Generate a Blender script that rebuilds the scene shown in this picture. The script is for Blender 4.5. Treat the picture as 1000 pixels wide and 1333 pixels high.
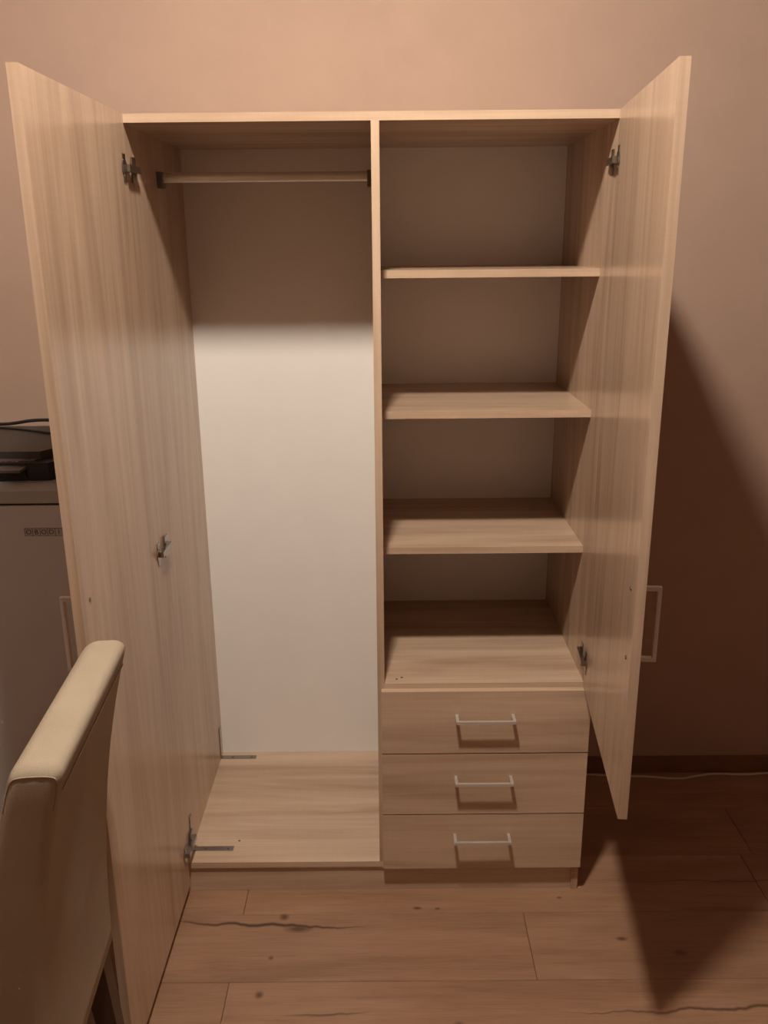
import bpy, bmesh, math, random
from mathutils import Vector, Matrix

random.seed(7)
scene = bpy.context.scene
col = scene.collection
for o in list(bpy.data.objects):
    bpy.data.objects.remove(o, do_unlink=True)

# ------------------------------------------------------------------ camera
CAM_LOC = Vector((0.51522, -1.82580, 1.55506))
PITCH, YAW, ROLL, FPX = 0.2961, -0.0014, -0.0092, 1135.67
fwd = Vector((math.sin(YAW) * math.cos(PITCH), math.cos(YAW) * math.cos(PITCH), -math.sin(PITCH)))
r0 = Vector((math.cos(YAW), -math.sin(YAW), 0))
u0 = r0.cross(fwd)
rgt = r0 * math.cos(ROLL) + u0 * math.sin(ROLL)
up = -r0 * math.sin(ROLL) + u0 * math.cos(ROLL)
cam_data = bpy.data.cameras.new('camera')
cam = bpy.data.objects.new('camera', cam_data)
col.objects.link(cam)
m = Matrix.Identity(4)
for i in range(3):
    m[i][0], m[i][1], m[i][2], m[i][3] = rgt[i], up[i], -fwd[i], CAM_LOC[i]
cam.matrix_world = m
cam_data.sensor_fit = 'VERTICAL'
cam_data.sensor_height = 24.0
cam_data.lens = FPX / 1333.0 * 24.0
cam_data.clip_start = 0.05
scene.camera = cam

# ------------------------------------------------------------------ world, exposure, lamp values
world = bpy.data.worlds.new('world')
scene.world = world
world.use_nodes = True
world.node_tree.nodes['Background'].inputs[0].default_value = (0, 0, 0, 1)
world.node_tree.nodes['Background'].inputs[1].default_value = 0.0
vs = scene.view_settings
vs.view_transform = 'Standard'
vs.look = 'None'
vs.exposure = 0.0
vs.gamma = 1.0
vs.use_curve_mapping = False
LAMP_POS = Vector((0.40, -0.92, 2.64))      # the room's only lamp, a pendant; its metal hood is added to cut ceiling bounce
LAMP_COLOR = (1.0, 0.88, 0.74)
LAMP_STRENGTH = 800.0
LAMP_RADIUS = 0.066

# ------------------------------------------------------------------ materials
def newmat(name):
    mt = bpy.data.materials.new(name)
    mt.use_nodes = True
    nt = mt.node_tree
    nt.nodes.clear()
    out = nt.nodes.new('ShaderNodeOutputMaterial')
    b = nt.nodes.new('ShaderNodeBsdfPrincipled')
    nt.links.new(b.outputs[0], out.inputs[0])
    return mt, nt, b

def N(nt, typ, **kw):
    n = nt.nodes.new(typ)
    for k, v in kw.items():
        setattr(n, k, v)
    return n

def setv(n, **kw):
    for k, v in kw.items():
        n.inputs[k.replace('_', ' ')].default_value = v

def ramp(nt, fac, stops):
    r = nt.nodes.new('ShaderNodeValToRGB')
    e = r.color_ramp.elements
    while len(e) < len(stops):
        e.new(0.5)
    for el, (p, c) in zip(e, stops):
        el.position = p
        el.color = (c[0], c[1], c[2], 1) if not isinstance(c, (int, float)) else (c, c, c, 1)
    nt.links.new(fac, r.inputs[0])
    return r.outputs[0]

def mix(nt, fac, a, b, mode='MIX'):
    n = nt.nodes.new('ShaderNodeMix')
    n.data_type = 'RGBA'
    n.blend_type = mode
    for sock, v in ((n.inputs[0], fac), (n.inputs[6], a), (n.inputs[7], b)):
        if isinstance(v, (int, float)):
            sock.default_value = v
        elif isinstance(v, tuple):
            sock.default_value = (v[0], v[1], v[2], 1)
        else:
            nt.links.new(v, sock)
    return n.outputs[2]

def math_(nt, op, a, b=None, clamp=False):
    n = nt.nodes.new('ShaderNodeMath')
    n.operation = op
    n.use_clamp = clamp
    for i, v in enumerate((a, b)):
        if v is None:
            continue
        if isinstance(v, (int, float)):
            n.inputs[i].default_value = v
        else:
            nt.links.new(v, n.inputs[i])
    return n.outputs[0]

def simple(name, color, rough=0.5, metal=0.0, bump=0.0, bscale=300, var=0.06, spec=0.5):
    """Plain colour broken up by a little noise, optional fine bump."""
    mt, nt, b = newmat(name)
    tc = N(nt, 'ShaderNodeTexCoord')
    nz = N(nt, 'ShaderNodeTexNoise')
    setv(nz, Scale=9.0, Detail=4.0)
    nt.links.new(tc.outputs['Object'], nz.inputs['Vector'])
    lo = tuple(c * (1 - var) for c in color)
    hi = tuple(min(1, c * (1 + var)) for c in color)
    nt.links.new(ramp(nt, nz.outputs[0], [(0.3, lo), (0.7, hi)]), b.inputs['Base Color'])
    b.inputs['Roughness'].default_value = rough
    b.inputs['Metallic'].default_value = metal
    b.inputs['Specular IOR Level'].default_value = spec
    if bump:
        n2 = N(nt, 'ShaderNodeTexNoise')
        setv(n2, Scale=float(bscale), Detail=3.0)
        nt.links.new(tc.outputs['Object'], n2.inputs['Vector'])
        bp = N(nt, 'ShaderNodeBump')
        setv(bp, Strength=bump, Distance=0.002)
        nt.links.new(n2.outputs[0], bp.inputs['Height'])
        nt.links.new(bp.outputs[0], b.inputs['Normal'])
    return mt

WOOD_LO, WOOD_MID, WOOD_HI = (0.375, 0.252, 0.176), (0.525, 0.378, 0.273), (0.64, 0.482, 0.358)

def oak(name, axis):
    """Light oak melamine, grain along the given axis of the panel."""
    mt, nt, b = newmat(name)
    tc = N(nt, 'ShaderNodeTexCoord')
    oi = N(nt, 'ShaderNodeObjectInfo')
    off = N(nt, 'ShaderNodeVectorMath', operation='SCALE')
    comb = N(nt, 'ShaderNodeCombineXYZ')
    for i in range(3):
        nt.links.new(oi.outputs['Random'], comb.inputs[i])
    nt.links.new(comb.outputs[0], off.inputs[0])
    off.inputs['Scale'].default_value = 17.0
    add = N(nt, 'ShaderNodeVectorMath', operation='ADD')
    nt.links.new(tc.outputs['Object'], add.inputs[0])
    nt.links.new(off.outputs[0], add.inputs[1])
    def stretched(along, across, detail, rough=0.55, dist=0.0):
        mp = N(nt, 'ShaderNodeMapping')
        s = [across] * 3
        s[axis] = along
        mp.inputs['Scale'].default_value = s
        nt.links.new(add.outputs[0], mp.inputs['Vector'])
        nz = N(nt, 'ShaderNodeTexNoise')
        setv(nz, Scale=1.0, Detail=detail, Roughness=rough, Distortion=dist)
        nt.links.new(mp.outputs[0], nz.inputs['Vector'])
        return nz.outputs[0]
    broad = stretched(0.9, 10.0, 3.0, 0.55, 1.1)
    streak = stretched(1.8, 52.0, 3.0, 0.6, 0.6)
    fine = stretched(4.0, 320.0, 2.0)
    saw = stretched(260.0, 14.0, 1.0)
    c = ramp(nt, broad, [(0.30, WOOD_LO), (0.47, WOOD_MID), (0.70, WOOD_HI)])
    c = mix(nt, 0.30, c, ramp(nt, streak, [(0.32, WOOD_LO), (0.55, WOOD_MID), (0.72, WOOD_HI)]))
    c = mix(nt, 0.12, c, ramp(nt, fine, [(0.35, 0.30), (0.65, 0.72)]), 'SOFT_LIGHT')
    c = mix(nt, 0.035, c, ramp(nt, saw, [(0.40, 0.30), (0.60, 0.70)]), 'SOFT_LIGHT')
    nt.links.new(c, b.inputs['Base Color'])
    b.inputs['Roughness'].default_value = 0.21
    b.inputs['Specular IOR Level'].default_value = 0.5
    bp = N(nt, 'ShaderNodeBump')
    setv(bp, Strength=0.05, Distance=0.0006)
    nt.links.new(fine, bp.inputs['Height'])
    nt.links.new(bp.outputs[0], b.inputs['Normal'])
    return mt

def floor_oak():
    """Rustic oak laminate: grain along X, a few cracks and knots where the boards have them."""
    mt, nt, b = newmat('laminate_floor')
    geo = N(nt, 'ShaderNodeNewGeometry')
    oi = N(nt, 'ShaderNodeObjectInfo')
    sep = N(nt, 'ShaderNodeSeparateXYZ')
    nt.links.new(geo.outputs['Position'], sep.inputs[0])
    X, Y = sep.outputs[0], sep.outputs[1]
    z = math_(nt, 'MULTIPLY', oi.outputs['Random'], 23.0)
    cv = N(nt, 'ShaderNodeCombineXYZ')
    nt.links.new(X, cv.inputs[0]); nt.links.new(Y, cv.inputs[1]); nt.links.new(z, cv.inputs[2])
    def noise(sx, sy, detail, dist=0.0, rough=0.55):
        mp = N(nt, 'ShaderNodeMapping')
        mp.inputs['Scale'].default_value = (sx, sy, 1.0)
        nt.links.new(cv.outputs[0], mp.inputs['Vector'])
        nz = N(nt, 'ShaderNodeTexNoise')
        setv(nz, Scale=1.0, Detail=detail, Distortion=dist, Roughness=rough)
        nt.links.new(mp.outputs[0], nz.inputs['Vector'])
        return nz.outputs[0]
    broad = noise(1.6, 9.0, 4.0, 0.8)
    grain = noise(5.0, 75.0, 4.0, 0.5, 0.65)
    fine = noise(14.0, 380.0, 2.0)
    c = ramp(nt, broad, [(0.28, (0.245, 0.131, 0.076)), (0.50, (0.335, 0.190, 0.116)), (0.72, (0.410, 0.245, 0.155))])
    c = mix(nt, 0.35, c, ramp(nt, grain, [(0.30, (0.20, 0.106, 0.060)), (0.55, (0.335, 0.190, 0.116)), (0.75, (0.39, 0.236, 0.150))]))
    c = mix(nt, 0.20, c, ramp(nt, fine, [(0.35, 0.30), (0.65, 0.72)]), 'SOFT_LIGHT')
    # plank to plank tone
    tone = N(nt, 'ShaderNodeHueSaturation')
    nt.links.new(c, tone.inputs['Color'])
    nt.links.new(math_(nt, 'ADD', math_(nt, 'MULTIPLY', oi.outputs['Random'], 0.16), 0.92), tone.inputs['Value'])
    c = tone.outputs[0]
    # random small knots
    mp = N(nt, 'ShaderNodeMapping')
    mp.inputs['Scale'].default_value = (3.4, 6.5, 1.0)
    nt.links.new(cv.outputs[0], mp.inputs['Vector'])
    vo = N(nt, 'ShaderNodeTexVoronoi')
    vo.inputs['Scale'].default_value = 1.0
    nt.links.new(mp.outputs[0], vo.inputs['Vector'])
    kn = ramp(nt, vo.outputs['Distance'], [(0.030, 1.0), (0.075, 0.0)])
    c = mix(nt, math_(nt, 'MULTIPLY', kn, 0.55), c, (0.07, 0.030, 0.016))
    # the dark cracks and knots of the boards in front of the wardrobe
    wob = noise(9.0, 0.0, 3.0)
    wob = math_(nt, 'SUBTRACT', wob, 0.5)
    def crack(x0, x1, ya, yb, width, amp, dark):
        t = math_(nt, 'DIVIDE', math_(nt, 'SUBTRACT', X, x0), x1 - x0)
        yc = math_(nt, 'ADD', math_(nt, 'ADD', math_(nt, 'MULTIPLY', t, yb - ya), ya), math_(nt, 'MULTIPLY', wob, amp))
        d = math_(nt, 'ABSOLUTE', math_(nt, 'SUBTRACT', Y, yc))
        end = math_(nt, 'MULTIPLY', math_(nt, 'MULTIPLY', t, math_(nt, 'SUBTRACT', 1.0, t)), 4.0, True)
        w = math_(nt, 'ADD', math_(nt, 'MULTIPLY', end, width), 0.0005)
        s = math_(nt, 'SUBTRACT', 1.0, math_(nt, 'DIVIDE', d, w), True)
        s = math_(nt, 'MULTIPLY', s, math_(nt, 'MULTIPLY', math_(nt, 'POWER', end, 0.5), dark))
        return math_(nt, 'MULTIPLY', s, 1.0, True)
    for args in ((-0.03, 0.48, -0.100, -0.122, 0.0075, 0.05, 1.15),
                 (0.28, 0.48, -0.375, -0.365, 0.0045, 0.03, 0.8),
                 (0.86, 1.75, -0.375, -0.34, 0.006, 0.05, 0.9),
                 (-0.2, 0.9, -0.545, -0.52, 0.007, 0.06, 0.9),
                 (1.0, 1.9, 0.03, 0.015, 0.004, 0.03, 0.6)):
        c = mix(nt, crack(*args), c, (0.060, 0.028, 0.018))
    def knot(x, y, r, ecc):
        dx = math_(nt, 'DIVIDE', math_(nt, 'SUBTRACT', X, x), ecc)
        dy = math_(nt, 'SUBTRACT', Y, y)
        d = math_(nt, 'SQRT', math_(nt, 'ADD', math_(nt, 'MULTIPLY', dx, dx), math_(nt, 'MULTIPLY', dy, dy)))
        s = math_(nt, 'SUBTRACT', 1.35, math_(nt, 'DIVIDE', d, r), True)
        return math_(nt, 'MULTIPLY', s, 0.85)
    for args in ((0.262, -0.088, 0.011, 1.0), (0.245, -0.215, 0.006, 1.0), (0.232, -0.318, 0.010, 0.9),
                 (0.585, -0.062, 0.005, 2.2), (0.635, -0.064, 0.004, 1.6), (0.66, -0.40, 0.010, 1.2),
                 (0.94, -0.03, 0.004, 1.6), (1.06, -0.166, 0.006, 2.2), (0.30, -0.128, 0.010, 3.0)):
        c = mix(nt, knot(*args), c, (0.085, 0.036, 0.020))
    nt.links.new(c, b.inputs['Base Color'])
    b.inputs['Roughness'].default_value = 0.42
    bp = N(nt, 'ShaderNodeBump')
    setv(bp, Strength=0.10, Distance=0.001)
    nt.links.new(grain, bp.inputs['Height'])
    nt.links.new(bp.outputs[0], b.inputs['Normal'])
    return mt

OAK_Z = oak('light_oak_vertical', 2)
OAK_X = oak('light_oak_horizontal', 0)
FLOOR = floor_oak()
WALL = simple('salmon_wall_paint', (0.425, 0.298, 0.236), 0.85, bump=0.10, bscale=160, var=0.025, spec=0.2)
CEIL = simple('ceiling_paint', (0.50, 0.42, 0.35), 0.9, var=0.02, spec=0.2)
WHITE = simple('white_hardboard', (0.88, 0.86, 0.84), 0.42, var=0.012, spec=0.35)
SKIRT = simple('brown_baseboard', (0.20, 0.095, 0.055), 0.45, var=0.12)
STEEL = simple('hinge_steel', (0.40, 0.38, 0.36), 0.24, 1.0, var=0.05)
NICKEL = simple('satin_aluminium', (0.70, 0.685, 0.66), 0.36, 0.62, var=0.04)
ZINC = simple('zinc_bracket', (0.38, 0.36, 0.34), 0.18, 1.0, var=0.06)
CHROME = simple('chrome_tube', (0.78, 0.75, 0.71), 0.34, 0.7, var=0.03)
SOCKET = simple('grey_plastic', (0.16, 0.14, 0.12), 0.5)
DARKHOLE = simple('dark_hole', (0.035, 0.022, 0.016), 0.8)
EDGEGAP = simple('raw_board', (0.16, 0.10, 0.06), 0.8)
FABRIC = simple('cream_upholstery', (0.395, 0.325, 0.245), 0.92, bump=0.45, bscale=900, var=0.05, spec=0.15)
PIPING = simple('upholstery_seam', (0.36, 0.28, 0.20), 0.9, var=0.05, spec=0.1)
DARKWOOD = simple('dark_chair_leg', (0.055, 0.028, 0.018), 0.4, var=0.15)
FRIDGE = simple('grey_enamel', (0.60, 0.625, 0.66), 0.38, var=0.02)
FRIDGE_TOP = simple('grey_worktop_plastic', (0.40, 0.41, 0.42), 0.5, var=0.03)
GASKET = simple('black_rubber', (0.018, 0.015, 0.014), 0.7)
PLATE = simple('silver_plate', (0.50, 0.51, 0.52), 0.4, 0.0)
INK = simple('black_lettering', (0.02, 0.018, 0.016), 0.6)
PRN = simple('black_printer_plastic', (0.014, 0.013, 0.013), 0.42, var=0.1)
PRN_LID = simple('dark_brown_lid', (0.038, 0.032, 0.029), 0.42, var=0.05)
PRN_PANEL = simple('grey_control_panel', (0.12, 0.10, 0.095), 0.35)
PRN_BTN = simple('pale_button', (0.34, 0.27, 0.26), 0.4)
PRN_RED = simple('red_button', (0.42, 0.12, 0.11), 0.4)
BLACKCABLE = simple('black_cable_sheath', (0.012, 0.010, 0.010), 0.5)
WHITECABLE = simple('white_cable_sheath', (0.55, 0.47, 0.42), 0.5)
ADDED_SHADE = simple('added_dark_enamel', (0.10, 0.085, 0.07), 0.6)
BRASS = simple('lamp_metal', (0.35, 0.28, 0.2), 0.4, 0.8)

def bulb_mat():
    mt = bpy.data.materials.new('lit_bulb_glass')
    mt.use_nodes = True
    nt = mt.node_tree
    nt.nodes.clear()
    out = nt.nodes.new('ShaderNodeOutputMaterial')
    e = nt.nodes.new('ShaderNodeEmission')
    e.inputs[0].default_value = (*LAMP_COLOR, 1)
    e.inputs[1].default_value = LAMP_STRENGTH
    nt.links.new(e.outputs[0], out.inputs[0])
    return mt
BULB = bulb_mat()

# ------------------------------------------------------------------ mesh helpers
def bx(bm, x0, x1, y0, y1, z0, z1):
    """Add a box to a bmesh; returns its vertices."""
    v = [bm.verts.new((x, y, z)) for x in (x0, x1) for y in (y0, y1) for z in (z0, z1)]
    for f in ((0, 1, 3, 2), (4, 6, 7, 5), (0, 4, 5, 1), (2, 3, 7, 6), (0, 2, 6, 4), (1, 5, 7, 3)):
        bm.faces.new([v[i] for i in f])
    return v

def cyl(bm, p0, p1, r0, r1=None, seg=16, caps=True):
    r1 = r0 if r1 is None else r1
    p0, p1 = Vector(p0), Vector(p1)
    d = (p1 - p0).normalized()
    a = d.orthogonal().normalized()
    b = d.cross(a)
    ra, rb = [], []
    for i in range(seg):
        t = 2 * math.pi * i / seg
        n = a * math.cos(t) + b * math.sin(t)
        ra.append(bm.verts.new(p0 + n * r0))
        rb.append(bm.verts.new(p1 + n * r1))
    for i in range(seg):
        j = (i + 1) % seg
        bm.faces.new((ra[i], ra[j], rb[j], rb[i]))
    if caps:
        bm.faces.new(ra[::-1])
        bm.faces.new(rb)

def tube(bm, pts, r, seg=10):
    """Round tube along a polyline."""
    pts = [Vector(p) for p in pts]
    rings = []
    a = None
    for i, p in enumerate(pts):
        d = (pts[min(i + 1, len(pts) - 1)] - pts[max(i - 1, 0)]).normalized()
        if a is None:
            a = d.orthogonal().normalized()
        a = (a - d * a.dot(d)).normalized()
        b = d.cross(a)
        rings.append([bm.verts.new(p + (a * math.cos(2 * math.pi * k / seg) + b * math.sin(2 * math.pi * k / seg)) * r) for k in range(seg)])
    for q, w in zip(rings, rings[1:]):
        for k in range(seg):
            j = (k + 1) % seg
            bm.faces.new((q[k], q[j], w[j], w[k]))
    bm.faces.new(rings[0][::-1])
    bm.faces.new(rings[-1])

def smooth_path(pts, n=8):
    """Catmull-Rom samples through the points."""
    P = [Vector(p) for p in pts]
    P = [P[0] * 2 - P[1]] + P + [P[-1] * 2 - P[-2]]
    out = []
    for i in range(1, len(P) - 2):
        for k in range(n):
            t = k / n
            a, b, c, d = P[i - 1], P[i], P[i + 1], P[i + 2]
            out.append(0.5 * ((2 * b) + (c - a) * t + (2 * a - 5 * b + 4 * c - d) * t * t + (3 * b - a - 3 * c + d) * t ** 3))
    out.append(P[-2])
    return out

def lathe(bm, prof, seg=24, origin=(0, 0, 0)):
    """Surface of revolution about Z; prof = [(r, z)]."""
    o = Vector(origin)
    rings = []
    for r, z in prof:
        if r < 1e-6:
            rings.append([bm.verts.new(o + Vector((0, 0, z)))])
        else:
            rings.append([bm.verts.new(o + Vector((r * math.cos(2 * math.pi * k / seg), r * math.sin(2 * math.pi * k / seg), z))) for k in range(seg)])
    for q, w in zip(rings, rings[1:]):
        for k in range(seg):
            j = (k + 1) % seg
            if len(q) == 1 and len(w) == 1:
                continue
            if len(q) == 1:
                bm.faces.new((q[0], w[j], w[k]))
            elif len(w) == 1:
                bm.faces.new((q[k], q[j], w[0]))
            else:
                bm.faces.new((q[k], q[j], w[j], w[k]))

def bevel(bm, w, seg=2, angle=0.6):
    es = [e for e in bm.edges if len(e.link_faces) == 2 and e.calc_face_angle(0) > angle]
    if es:
        bmesh.ops.bevel(bm, geom=es, offset=w, segments=seg, affect='EDGES', profile=0.5, clamp_overlap=True)

def obj(name, bm, mat, parent=None, loc=(0, 0, 0), rz=0.0, smooth=False, label=None, cat=None, group=None, kind=None):
    bmesh.ops.recalc_face_normals(bm, faces=bm.faces)
    me = bpy.data.meshes.new(name)
    bm.to_mesh(me)
    bm.free()
    if smooth:
        for p in me.polygons:
            p.use_smooth = True
        if smooth != 'all':
            me.set_sharp_from_angle(angle=math.radians(38))
    me.materials.append(mat)
    o = bpy.data.objects.new(name, me)
    col.objects.link(o)
    o.parent = parent
    o.location = loc
    o.rotation_euler = (0, 0, rz)
    tag(o, label, cat, group, kind)
    return o

def tag(o, label=None, cat=None, group=None, kind=None):
    for k, v in (('label', label), ('category', cat), ('group', group), ('kind', kind)):
        if v:
            o[k] = v

def empty(name, loc, label, cat, rz=0.0, group=None):
    o = bpy.data.objects.new(name, None)
    o.empty_display_size = 0.1
    col.objects.link(o)
    o.location = loc
    o.rotation_euler = (0, 0, rz)
    tag(o, label, cat, group)
    return o

def box(name, x, y, z, mat, parent=None, bev=0.0008, seg=2, loc=None, **kw):
    """Bevelled box given in the parent's coordinates, its origin at its own centre."""
    c = Vector(((x[0] + x[1]) / 2, (y[0] + y[1]) / 2, (z[0] + z[1]) / 2)) if loc is None else Vector(loc)
    bm = bmesh.new()
    bx(bm, x[0] - c.x, x[1] - c.x, y[0] - c.y, y[1] - c.y, z[0] - c.z, z[1] - c.z)
    if bev:
        bevel(bm, bev, seg)
    return obj(name, bm, mat, parent, c, **kw)

# ------------------------------------------------------------------ room
T = 0.0163
W, H, D = 0.99, 1.8025, 0.4965
WALL_Y = 0.515
RX0, RX1, RY0, RZ1 = -1.05, 2.7, -4.2, 2.95

def slab(name, x, y, z, mat):
    return box(name, x, y, z, mat, bev=0, kind='structure')

slab('wall_back', (RX0, RX1), (WALL_Y, WALL_Y + 0.12), (-0.02, RZ1 + 0.1), WALL)
slab('wall_left', (RX0 - 0.12, RX0), (RY0 - 0.12, WALL_Y + 0.12), (-0.02, RZ1 + 0.1), WALL)
slab('wall_right', (RX1, RX1 + 0.12), (RY0 - 0.12, WALL_Y + 0.12), (-0.02, RZ1 + 0.1), WALL)
slab('wall_front', (RX0, RX1), (RY0 - 0.12, RY0), (-0.02, RZ1 + 0.1), WALL)
slab('ceiling', (RX0, RX1), (RY0, WALL_Y), (RZ1, RZ1 + 0.1), CEIL)

# floor: a sub-floor slab that carries every laminate plank as a part
floor = slab('floor', (RX0, RX1), (RY0, WALL_Y), (-0.03, -0.009), EDGEGAP)
PW, PL = 0.2042, 1.29
row = 0
y1 = -0.079 + PW * 3
starts = {2: 0.161, 3: 0.8425, 4: 0.161}
while y1 > RY0:
    y0 = y1 - PW
    a, b_ = max(y0, RY0), min(y1, WALL_Y - 0.001)
    if b_ > a + 0.01:
        sx = starts.get(row, random.uniform(0, PL))
        x = sx - PL * math.ceil((sx - RX0) / PL)
        while x < RX1:
            xa, xb = max(x, RX0), min(x + PL, RX1)
            if xb - xa > 0.02:
                bm = bmesh.new()
                cx, cy = (xa + xb) / 2, (a + b_) / 2
                bx(bm, xa - cx + .0004, xb - cx - .0004, a - cy + .0004, b_ - cy - .0004, -0.0095, 0.0)
                es = [e for e in bm.edges if all(v.co.z > -0.001 for v in e.verts)]
                bmesh.ops.bevel(bm, geom=es, offset=0.0011, segments=1, affect='EDGES')
                obj('plank', bm, FLOOR, floor, Vector((cx, cy, 0)) - floor.location)
            x += PL
    y1 = y0
    row += 1

def baseboard(name, x, y):
    bm = bmesh.new()
    bx(bm, x[0], x[1], y[0], y[1], 0.0002, 0.052)
    bevel(bm, 0.004, 3)
    obj(name, bm, SKIRT, smooth=True, kind='structure')
baseboard('baseboard_back', (RX0 + .013, RX1 - .013), (WALL_Y - 0.0125, WALL_Y - 0.0002))
baseboard('baseboard_left', (RX0 + .0002, RX0 + 0.0125), (RY0, WALL_Y - 0.013))
baseboard('baseboard_right', (RX1 - 0.0125, RX1 - .0002), (RY0, WALL_Y - 0.013))

# ------------------------------------------------------------------ ceiling lamp (the light of the room)
lamp = empty('pendant_lamp', (LAMP_POS.x, LAMP_POS.y, RZ1), 'pendant lamp with added dark metal hood hanging in front of the wardrobe', 'lamp')
bm = bmesh.new()
lathe(bm, [(0.0, 0.0), (0.05, 0.0), (0.048, -0.012), (0.030, -0.026), (0.008, -0.032), (0.0, -0.032)])
obj('canopy', bm, BRASS, lamp, smooth=True)
bm = bmesh.new()
dz = LAMP_POS.z - RZ1
cyl(bm, (0, 0, -0.03), (0, 0, dz + 0.115), 0.004)
obj('cord', bm, BLACKCABLE, lamp, smooth=True)
bm = bmesh.new()
lathe(bm, [(0.0, dz + 0.118), (0.014, dz + 0.116), (0.019, dz + 0.10), (0.019, dz + 0.066), (0.0, dz + 0.066)])
obj('socket', bm, BRASS, lamp, smooth=True)
bm = bmesh.new()
prof = [(0.0, dz + 0.068), (0.014, dz + 0.066), (0.017, dz + 0.052)]
for k in range(1, 13):
    t = math.radians(52) + (math.pi - math.radians(52)) * 0
    ang = math.radians(35 + (180 - 35) * k / 12)
    prof.append((LAMP_RADIUS * math.sin(ang) if k < 12 else 0.0, dz + LAMP_RADIUS * math.cos(ang)))
lathe(bm, prof, 20)
obj('bulb', bm, BULB, lamp, smooth='all')
bm = bmesh.new()
pr_ = [(0.019, 0.104), (0.060, 0.098), (0.100, 0.075), (0.128, 0.040), (0.140, -0.002)]
lathe(bm, [(r, dz + z) for r, z in pr_] + [(r - 0.003, dz + z - 0.002) for r, z in reversed(pr_)], 32)
obj('added_shade', bm, ADDED_SHADE, lamp, smooth=True)  # unseen dark hood, added to keep the bulb's light off the ceiling

# ------------------------------------------------------------------ wardrobe
WO = Vector((W / 2, D / 2, 0))
ward = empty('wardrobe', WO, 'tall light oak wardrobe with both doors open, shelves and three drawers', 'wardrobe')
def L(x=0, y=0, z=0):
    return Vector((x, y, z)) - WO
def part(name, x, y, z, mat, **kw):
    return box(name, (x[0] - WO.x, x[1] - WO.x), (y[0] - WO.y, y[1] - WO.y), z, mat, ward, **kw)

ZB = 0.0881
XD = 0.502
part('side_panel', (0, T), (0, D), (0.0003, H - T), OAK_Z)
part('side_panel', (W - T, W), (0, D), (0.0003, H - T), OAK_Z)
part('top_panel', (0, W), (0, D), (H - T, H), OAK_X)
part('bottom_panel', (T, W - T), (0, D), (ZB - T, ZB), OAK_X)
part('plinth', (T, W - T), (0.006, 0.006 + T), (0.0003, ZB - T), OAK_X)
part('divider', (XD - T / 2, XD + T / 2), (0, D), (ZB, H - T), OAK_Z)
part('back_panel', (0.002, W - 0.002), (D, D + 0.0035), (0.06, H - 0.002), WHITE, bev=0)
SX = (XD + T / 2, W - T)
for z in (1.5055, 1.2033, 0.8846):
    part('shelf', SX, (0.088, D), (z - T, z), OAK_X)
part('shelf', SX, (0.0, D), (0.5801 - T, 0.5801), OAK_X)

# clothes rail
bm = bmesh.new()
RAILX0, RAILX1 = T, XD - T / 2
prof_n = 20
rings = []
for x in (RAILX0 + 0.004, RAILX1 - 0.004):
    rings.append([bm.verts.new((x - WO.x, 0.25 - WO.y + 0.0070 * math.cos(2 * math.pi * k / prof_n), 1.704 + 0.0105 * math.sin(2 * math.pi * k / prof_n))) for k in range(prof_n)])
for k in range(prof_n):
    j = (k + 1) % prof_n
    bm.faces.new((rings[0][k], rings[0][j], rings[1][j], rings[1][k]))
bm.faces.new(rings[0]); bm.faces.new(rings[1])
rail = obj('clothes_rail', bm, CHROME, ward, smooth=True, label='thin oval metal clothes rail')
for x0, x1 in ((RAILX0, RAILX0 + 0.012), (RAILX1 - 0.012, RAILX1)):
    bm = bmesh.new()
    bx(bm, x0 - WO.x, x1 - WO.x, 0.234 - WO.y, 0.266 - WO.y, 1.682, 1.716)
    bevel(bm, 0.004, 2)
    obj('rail_socket', bm, SOCKET, rail, smooth=True)

# bar handle: strap bar on two legs; local frame X along bar, -Y away from the board (y=0 is the board)
def handle_bm(length, reach, vertical, sign=-1):
    bm = bmesh.new()
    h = length / 2
    if not vertical:
        bx(bm, -h, h, sign * reach, sign * (reach - 0.0065), -0.0035, 0.0035)
        for s in (-1, 1):
            bx(bm, s * h - (0.007 if s > 0 else 0), s * h + (0.007 if s < 0 else 0), sign * (reach - 0.0064), 0, -0.0045, 0.0045)
    else:
        bx(bm, -0.0045, 0.0045, sign * reach, sign * (reach - 0.0065), -h, h)
        for s in (-1, 1):
            bx(bm, -0.0045, 0.0045, sign * (reach - 0.0064), 0, s * h - (0.007 if s > 0 else 0), s * h + (0.007 if s < 0 else 0))
    bevel(bm, 0.0008, 2)
    return bm

# drawers
DT = 0.0172
tops = [0.5674, 0.4031, 0.2352, 0.0777]
for i in range(3):
    zt, zb = tops[i] - (0.0 if i == 0 else 0.0018), tops[i + 1] + 0.0018
    bm = bmesh.new()
    cx, cz = (XD + 0.001 + W) / 2, (zt + zb) / 2
    bx(bm, XD + 0.001 - cx, W - cx, -DT, -0.0008, zb - cz, zt - cz)
    bevel(bm, 0.0008, 2)
    d = obj('drawer', bm, OAK_X, ward, L(cx, 0, cz))
    hb = handle_bm(0.138, 0.034, False)
    obj('handle', hb, NICKEL, d, (0.7435 - cx, -DT + 0.0002, (0.5035, 0.3385, 0.1755)[i] - cz), smooth=True, label='slim brushed metal bar handle')
    bm = bmesh.new()
    y0, y1_ = -0.0006, 0.42
    xa, xb = SX[0] + 0.013 - cx, SX[1] - 0.013 - cx
    lo, hi = zb - cz + 0.02, min(zt, 0.555) - cz - 0.03
    bx(bm, xa, xb, y0, y1_, lo, lo + 0.004)
    bx(bm, xa, xa + 0.012, y0, y1_, lo, hi); bx(bm, xb - 0.012, xb, y0, y1_, lo, hi)
    bx(bm, xa + 0.012, xb - 0.012, y1_ - 0.012, y1_, lo, hi)
    obj('drawer_box', bm, WHITE, d)

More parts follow.
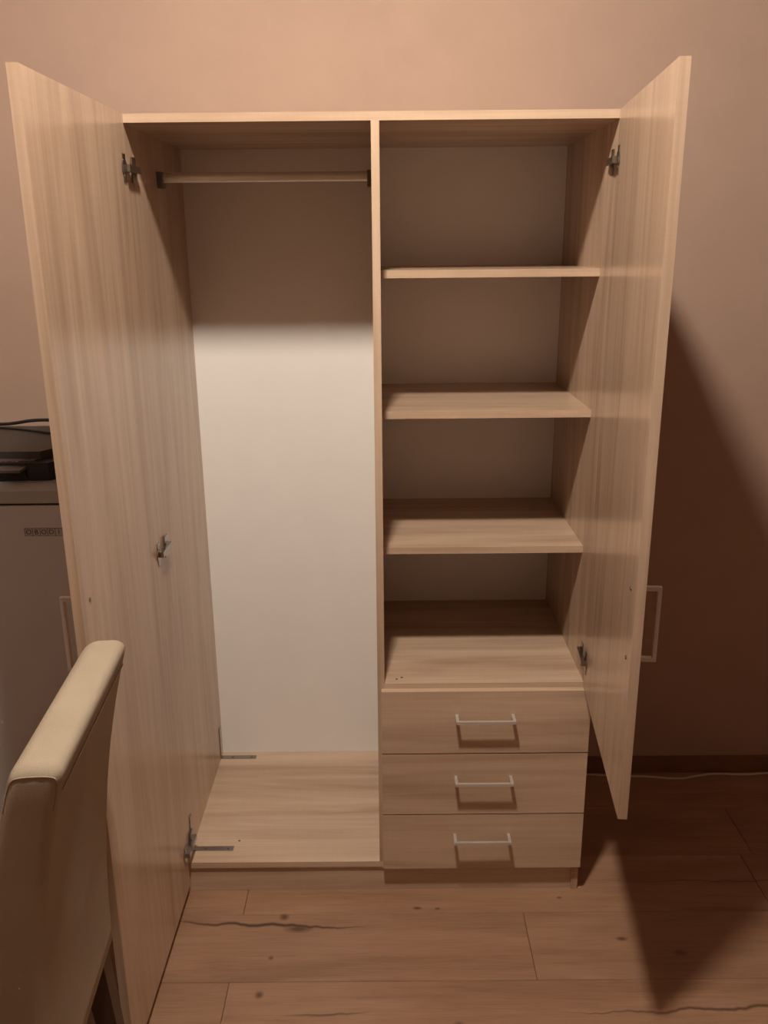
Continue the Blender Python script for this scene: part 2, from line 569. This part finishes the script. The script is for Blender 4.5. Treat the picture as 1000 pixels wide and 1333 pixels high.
# doors; local X runs from the hinge edge to the free edge, s = side of the inner face along local Y
DW = 0.4928
def make_door(name, hinge, direction, z0, z1, s, hinges, handle_z, label):
    th = math.atan2(direction[1], direction[0])
    ya, yb = (-T, 0) if s > 0 else (0, T)
    bm = bmesh.new()
    bx(bm, 0, DW, ya, yb, 0, z1 - z0)
    bevel(bm, 0.0009, 2)
    d = obj('door', bm, OAK_Z, ward, L(hinge[0], hinge[1], z0), th, label=label)
    outer = -T * s
    hb = handle_bm(0.138, 0.034, True, sign=-s)
    obj('handle', hb, NICKEL, d, (DW - 0.040, outer, handle_z - z0), smooth=True, label='upright bar handle on the outer face')
    for dzz in (-0.064, 0.064):
        bm = bmesh.new()
        cyl(bm, (0, 0, 0), (0, s * 0.0016, 0), 0.0040, 0.0030, 12)
        obj('handle_screw', bm, STEEL, d, (DW - 0.040, s * 0.0001, handle_z - z0 + dzz), smooth=True)
    for hz in hinges:
        # cup plate on the door, bent arm reaching back over the hinge edge, mounting plate on the cabinet side
        bm = bmesh.new()
        q = lambda x0, x1, y0, y1, z0_, z1_: bx(bm, x0, x1, min(s * y0, s * y1), max(s * y0, s * y1), z0_, z1_)
        q(0.012, 0.030, 0.0, 0.0016, -0.026, 0.026)
        cyl(bm, (0.022, s * 0.0010, 0), (0.022, s * 0.0030, 0), 0.0165, 0.0150, 20)
        q(-0.004, 0.024, 0.0030, 0.0125, -0.0065, 0.0065)
        q(-0.052, -0.003, 0.0055, 0.0125, -0.0062, 0.0062)
        q(-0.052, -0.024, 0.0010, 0.0040, -0.0240, 0.0240)
        q(-0.048, -0.028, 0.0040, 0.0056, -0.0090, 0.0090)
        bevel(bm, 0.0008, 1)
        hg = obj('hinge', bm, STEEL, d, (0, 0, hz - z0), smooth=True, label='small steel cup hinge')
    return d

aL, aR = 1.5799, 1.4777
make_door('door', (T + 0.0012, -0.0012), (-math.cos(math.pi - aL), -math.sin(aL)), 0.024, H - 0.0006, 1,
          (1.703, 0.912, 0.128), 0.922, 'full height oak door swung open on the left')
make_door('door', (W - T - 0.0008, -0.0012), (math.cos(math.pi - aR), -math.sin(aR)), 0.5693, H - 0.0006, -1,
          (1.710, 0.640), 0.9325, 'shorter oak door above the drawers swung open on the right')

# flat steel corner braces joining the bottom board to the left side
for yb_ in (0.052, 0.468):
    bm = bmesh.new()
    bx(bm, T + 0.0005, T + 0.105, yb_ - 0.0078, yb_ + 0.0078, ZB + 0.0002, ZB + 0.0022)
    bx(bm, T + 0.0002, T + 0.0022, yb_ - 0.0078, yb_ + 0.0078, ZB + 0.0002, ZB + 0.100)
    for v in bm.verts:
        v.co -= WO
    bevel(bm, 0.0006, 1)
    br = obj('corner_brace', bm, ZINC, ward, label='flat steel corner brace screwed to the bottom board')
    for xs in (0.035, 0.092):
        bm = bmesh.new()
        cyl(bm, (T + xs - WO.x, yb_ - WO.y, ZB + 0.0021), (T + xs - WO.x, yb_ - WO.y, ZB + 0.0042), 0.0042, 0.0028, 12)
        obj('screw', bm, STEEL, br, smooth=True)
# drilled hole and small marks left in the boards
for x, y, z in ((0.131, 0.083, ZB), (0.539, 0.022, 0.5801), (0.551, 0.030, 0.5801)):
    bm = bmesh.new()
    cyl(bm, (0, 0, 0), (0, 0, 0.0003), 0.0028, seg=12)
    obj('drill_hole', bm, DARKHOLE, ward, L(x, y, z))

# ------------------------------------------------------------------ refrigerator with a printer on top, left of the wardrobe
FY, FZ = -0.045, 1.065
FX0, FX1 = -0.665, -0.075
FO = Vector(((FX0 + FX1) / 2, (FY + 0.5) / 2, 0))
fr = empty('refrigerator', FO, 'low grey refrigerator with small lettered plate, behind the open left door', 'refrigerator')
def fpart(name, x, y, z, mat, parent=fr, **kw):
    return box(name, (x[0] - FO.x, x[1] - FO.x), (y[0] - FO.y, y[1] - FO.y), z, mat, parent, **kw)
fpart('body', (FX0, FX1), (FY + 0.055, 0.490), (0.03, FZ - 0.027), FRIDGE, bev=0.004, smooth=True)
fpart('door_gasket', (FX0 + 0.006, FX1 - 0.006), (FY + 0.008, FY + 0.054), (0.07, FZ - 0.026), GASKET, bev=0.002)
fdoor = fpart('door', (FX0, FX1), (FY, FY + 0.046), (0.06, FZ - 0.0325), FRIDGE, bev=0.006, seg=3, smooth=True)
fpart('top_board', (FX0 - 0.003, FX1 + 0.003), (FY - 0.001, 0.492), (FZ - 0.027, FZ), FRIDGE_TOP, bev=0.004, seg=3, smooth=True)
for x in (FX0 + 0.05, FX1 - 0.05):
    for y in (FY + 0.09, 0.44):
        bm = bmesh.new()
        cyl(bm, (x - FO.x, y - FO.y, 0.0003), (x - FO.x, y - FO.y, 0.031), 0.02, 0.017, 16)
        obj('foot', bm, GASKET, fr, smooth=True)
# lettered name plate: six little framed tiles
dl = fdoor.location
TP, TX0, TZ = 0.0162, -0.2585, 0.9735
bm = bmesh.new()
bx(bm, -0.001, TP * 6 + 0.001, -0.0005, 0.0, -0.0088, 0.0088)
obj('plate_backing', bm, INK, fdoor, (TX0 - FO.x - dl.x, FY - FO.y - dl.y + 0.0002, TZ - dl.z))
for i, ch in enumerate('OBODIN'):
    xc = TX0 + TP * (i + 0.5)
    bm = bmesh.new()
    bx(bm, -TP * 0.46, TP * 0.46, -0.0012, 0.0, -0.0078, 0.0078)
    bevel(bm, 0.0005, 1)
    tile = obj('letter_tile', bm, PLATE, fdoor, (xc - FO.x - dl.x, FY - FO.y - dl.y + 0.0002, TZ - dl.z))
    cu = bpy.data.curves.new('letter', 'FONT')
    cu.body = ch
    cu.size = 0.0150
    cu.align_x, cu.align_y = 'CENTER', 'CENTER'
    cu.extrude = 0.0002
    tmp = bpy.data.objects.new('letter_tmp', cu)
    col.objects.link(tmp)
    dg = bpy.context.evaluated_depsgraph_get()
    me = bpy.data.meshes.new_from_object(tmp.evaluated_get(dg))
    bpy.data.objects.remove(tmp)
    me.transform(Matrix.Rotation(math.pi / 2, 4, 'X'))
    me.materials.clear(); me.materials.append(INK)
    lo = bpy.data.objects.new('letter', me)
    col.objects.link(lo)
    lo.parent = tile
    lo.location = (0, -0.0014, 0)

# printer: body with recessed paper slot, tilted control panel, flat lid with chamfered corners
PX0, PX1, PY0, PY1 = -0.655, -0.225, 0.020, 0.372
PZ = FZ + 0.0004
PO = Vector(((PX0 + PX1) / 2, (PY0 + PY1) / 2, PZ))
pr = empty('printer', PO, 'flat black printer and scanner standing on the grey refrigerator', 'printer')
def outline(x0, x1, y0, y1, c):
    return [(x0 + c, y0), (x1 - c, y0), (x1, y0 + c * 1.6), (x1, y1 - 0.01), (x1 - 0.01, y1), (x0 + 0.01, y1), (x0, y1 - 0.01), (x0, y0 + c * 1.6)]
def prism(bm, pts, z0, z1, shrink=1.0):
    cx = sum(p[0] for p in pts) / len(pts); cy = sum(p[1] for p in pts) / len(pts)
    a = [bm.verts.new((p[0], p[1], z0)) for p in pts]
    b = [bm.verts.new((cx + (p[0] - cx) * shrink, cy + (p[1] - cy) * shrink, z1)) for p in pts]
    for i in range(len(pts)):
        j = (i + 1) % len(pts)
        bm.faces.new((a[i], a[j], b[j], b[i]))
    bm.faces.new(a[::-1]); bm.faces.new(b)
pl = lambda x0, x1, y0, y1, c: [(p[0] - PO.x, p[1] - PO.y) for p in outline(x0, x1, y0, y1, c)]
bm = bmesh.new()
prism(bm, pl(PX0 + 0.004, PX1 + 0.03, PY0 + 0.02, PY1, 0.03), 0.0, 0.040)
bevel(bm, 0.003, 2)
pbody = obj('body', bm, PRN, pr, smooth=True)
bm = bmesh.new()
bx(bm, PX0 + 0.06 - PO.x, PX1 - 0.05 - PO.x, PY0 + 0.016 - PO.y, PY0 + 0.05 - PO.y, 0.006, 0.022)
bevel(bm, 0.002, 1)
obj('paper_tray', bm, GASKET, pbody)
bm = bmesh.new()   # tilted panel strip
xa, xb = PX0 + 0.02 - PO.x, PX1 - 0.055 - PO.x
vv = [(xa, PY0 - PO.y, 0.0285), (xb, PY0 - PO.y, 0.0285), (xb + 0.02, PY0 + 0.050 - PO.y, 0.043), (xa, PY0 + 0.050 - PO.y, 0.043)]
lo_ = [bm.verts.new((v[0], v[1], v[2] - 0.006)) for v in vv]
hi_ = [bm.verts.new(v) for v in vv]
bm.faces.new(lo_[::-1]); bm.faces.new(hi_)
for i in range(4):
    j = (i + 1) % 4
    bm.faces.new((lo_[i], lo_[j], hi_[j], hi_[i]))
bevel(bm, 0.002, 2)
panel = obj('control_panel', bm, PRN_PANEL, pr, smooth=True)
for k, (fx, mt_) in enumerate(((-0.118, PRN_RED), (-0.104, PRN_RED), (-0.094, PRN_BTN), (-0.132, PRN_BTN), (-0.150, PRN_BTN), (-0.17, PRN_BTN))):
    bm = bmesh.new()
    cyl(bm, (0, 0, 0), (0, -0.0005, 0.0022), 0.0045, seg=12)
    obj('button', bm, mt_, panel, (PX1 + fx - PO.x + 0.02, PY0 + 0.032 - PO.y, 0.0375), smooth=True)
bm = bmesh.new()
prism(bm, pl(PX0, PX1 + 0.035, PY0 + 0.052, PY1 - 0.002, 0.062), 0.0405, 0.058, 0.985)
bevel(bm, 0.003, 2)
obj('scanner_lid', bm, PRN_LID, pr, smooth=True)

# cables over the printer
zc = PZ + 0.058
bm = bmesh.new()
tube(bm, smooth_path([(-0.80, 0.44, 1.098), (-0.62, 0.395, 1.110), (-0.52, 0.37, 1.1275), (-0.44, 0.36, 1.131), (-0.36, 0.355, 1.141), (-0.26, 0.36, 1.135), (-0.14, 0.42, 1.105), (-0.10, 0.47, 1.072)]), 0.0042)
obj('power_cable', bm, BLACKCABLE, smooth='all', label='thick black cable arching over the printer lid against the wall', cat='cable')
bm = bmesh.new()
tube(bm, smooth_path([(-0.46, 0.340, zc + 0.0022), (-0.40, 0.318, zc + 0.0024), (-0.34, 0.285, zc + 0.003), (-0.29, 0.262, zc + 0.0024), (-0.215, 0.25, zc + 0.0023), (-0.165, 0.27, zc - 0.02), (-0.15, 0.30, PZ + 0.004)]), 0.0024)
obj('data_cable', bm, BLACKCABLE, pr, -PO, smooth='all', label='thin dark cable across the lid')

# thin white cable on the floor along the baseboard
bm = bmesh.new()
pts = [(-0.02 + 1.02, 0.478, 0.0036)]
for k in range(1, 14):
    x = 1.0 + k * 0.1
    pts.append((x, 0.480 + 0.010 * math.sin(k * 1.3) + 0.006 * math.sin(k * 2.9), 0.0036))
tube(bm, smooth_path(pts, 6), 0.0034)
obj('floor_cable', bm, WHITECABLE, smooth='all', label='thin white cable along the baseboard right of the wardrobe', cat='cable')

# ------------------------------------------------------------------ upholstered chair, its back turned to the room
CH_Y, CH_X = -0.742, 0.0
ch = empty('dining_chair', (0.007, CH_Y, 0), 'cream upholstered dining chair in front of the open left door, seen from behind', 'chair', rz=math.radians(3.8))
HWID = 0.186
TH = 0.066
BZ0, BZ1 = 0.383, 0.962
def rear_x(z):
    """x of the rear (right-hand) face of the back: sweeps outward towards the top."""
    t = (z - BZ0) / (BZ1 - BZ0)
    return 0.030 + 0.002 * t + 0.078 * t ** 2.3
bm = bmesh.new()
rings = []
def rrect(cx, hx, hy, r, z, n=5):
    out = []
    for sx, sy, a0 in ((1, 1, 0), (-1, 1, 90), (-1, -1, 180), (1, -1, 270)):
        for k in range(n + 1):
            a = math.radians(a0 + 90 * k / n)
            out.append(bm.verts.new((cx + sx * (hx - r) + r * math.cos(a), sy * (hy - r) + r * math.sin(a), z)))
    return out
levels = [(BZ0, 0.004)] + [(BZ0 + 0.004 + (BZ1 - 0.02 - BZ0 - 0.004) * k / 22, 0.0) for k in range(23)]
for k in range(1, 7):
    a = math.radians(90 * k / 6)
    levels.append((BZ1 - 0.018 + 0.018 * math.sin(a), 0.018 * (1 - math.cos(a))))
for z, ins in levels:
    puff = 0.0025 * math.sin(math.pi * min(1, (z - BZ0) / (BZ1 - BZ0)))
    hx = TH / 2 - ins + puff
    hy = HWID - ins * 0.9
    rings.append(rrect(rear_x(z) - TH / 2, hx, hy, min(0.017, hx * 0.6), z))
for q, w in zip(rings, rings[1:]):
    n = len(q)
    for k in range(n):
        j = (k + 1) % n
        bm.faces.new((q[k], q[j], w[j], w[k]))
bm.faces.new(rings[0][::-1]); bm.faces.new(rings[-1])
back = obj('backrest', bm, FABRIC, ch, smooth='all')
# stitched seams: along the rear face under the top edge, and round both end panels
def seam(pts, r=0.0010):
    b2 = bmesh.new()
    tube(b2, pts, r, 6)
    obj('seam', b2, PIPING, back, smooth='all')
zs = BZ1 - 0.040
seam([(rear_x(zs) + 0.0020, y, zs) for y in (-HWID + 0.018, -0.09, 0.0, 0.09, HWID - 0.018)])
for sy in (-1, 1):
    prof_s = [(0.0298, 0.0066, 0.062), (0.0292, 0.0060, 0.030), (0.0255, 0.0030, 0.0155), (0.0165, 0.0012, 0.0108), (0.0, 0.0011, 0.0100)]
    prof_s = prof_s + [(-a, b, c) for a, b, c in reversed(prof_s[:-1])]
    pts = smooth_path([(rear_x(BZ1 - c) - TH / 2 + a, sy * (HWID - b), BZ1 - c) for a, b, c in prof_s], 4)
    seam(pts)
# seat
bm = bmesh.new()
bx(bm, -0.415, -0.030, -HWID - 0.012, HWID + 0.012, 0.385, 0.480)
bevel(bm, 0.022, 4)
obj('seat', bm, FABRIC, ch, smooth=True)
for x, y, lean in ((-0.385, -HWID + 0.02, 0.0), (-0.385, HWID - 0.02, 0.0), (-0.005, -HWID + 0.024, 0.035), (-0.005, HWID - 0.024, 0.035)):
    bm = bmesh.new()
    a = [bm.verts.new((x + lean + sx * 0.014, y + sy * 0.014, 0.0004)) for sx, sy in ((-1, -1), (1, -1), (1, 1), (-1, 1))]
    b = [bm.verts.new((x + sx * 0.021, y + sy * 0.021, 0.392)) for sx, sy in ((-1, -1), (1, -1), (1, 1), (-1, 1))]
    bm.faces.new(a[::-1]); bm.faces.new(b)
    for i in range(4):
        j = (i + 1) % 4
        bm.faces.new((a[i], a[j], b[j], b[i]))
    bevel(bm, 0.003, 2)
    obj('leg', bm, DARKWOOD, ch, smooth=True)
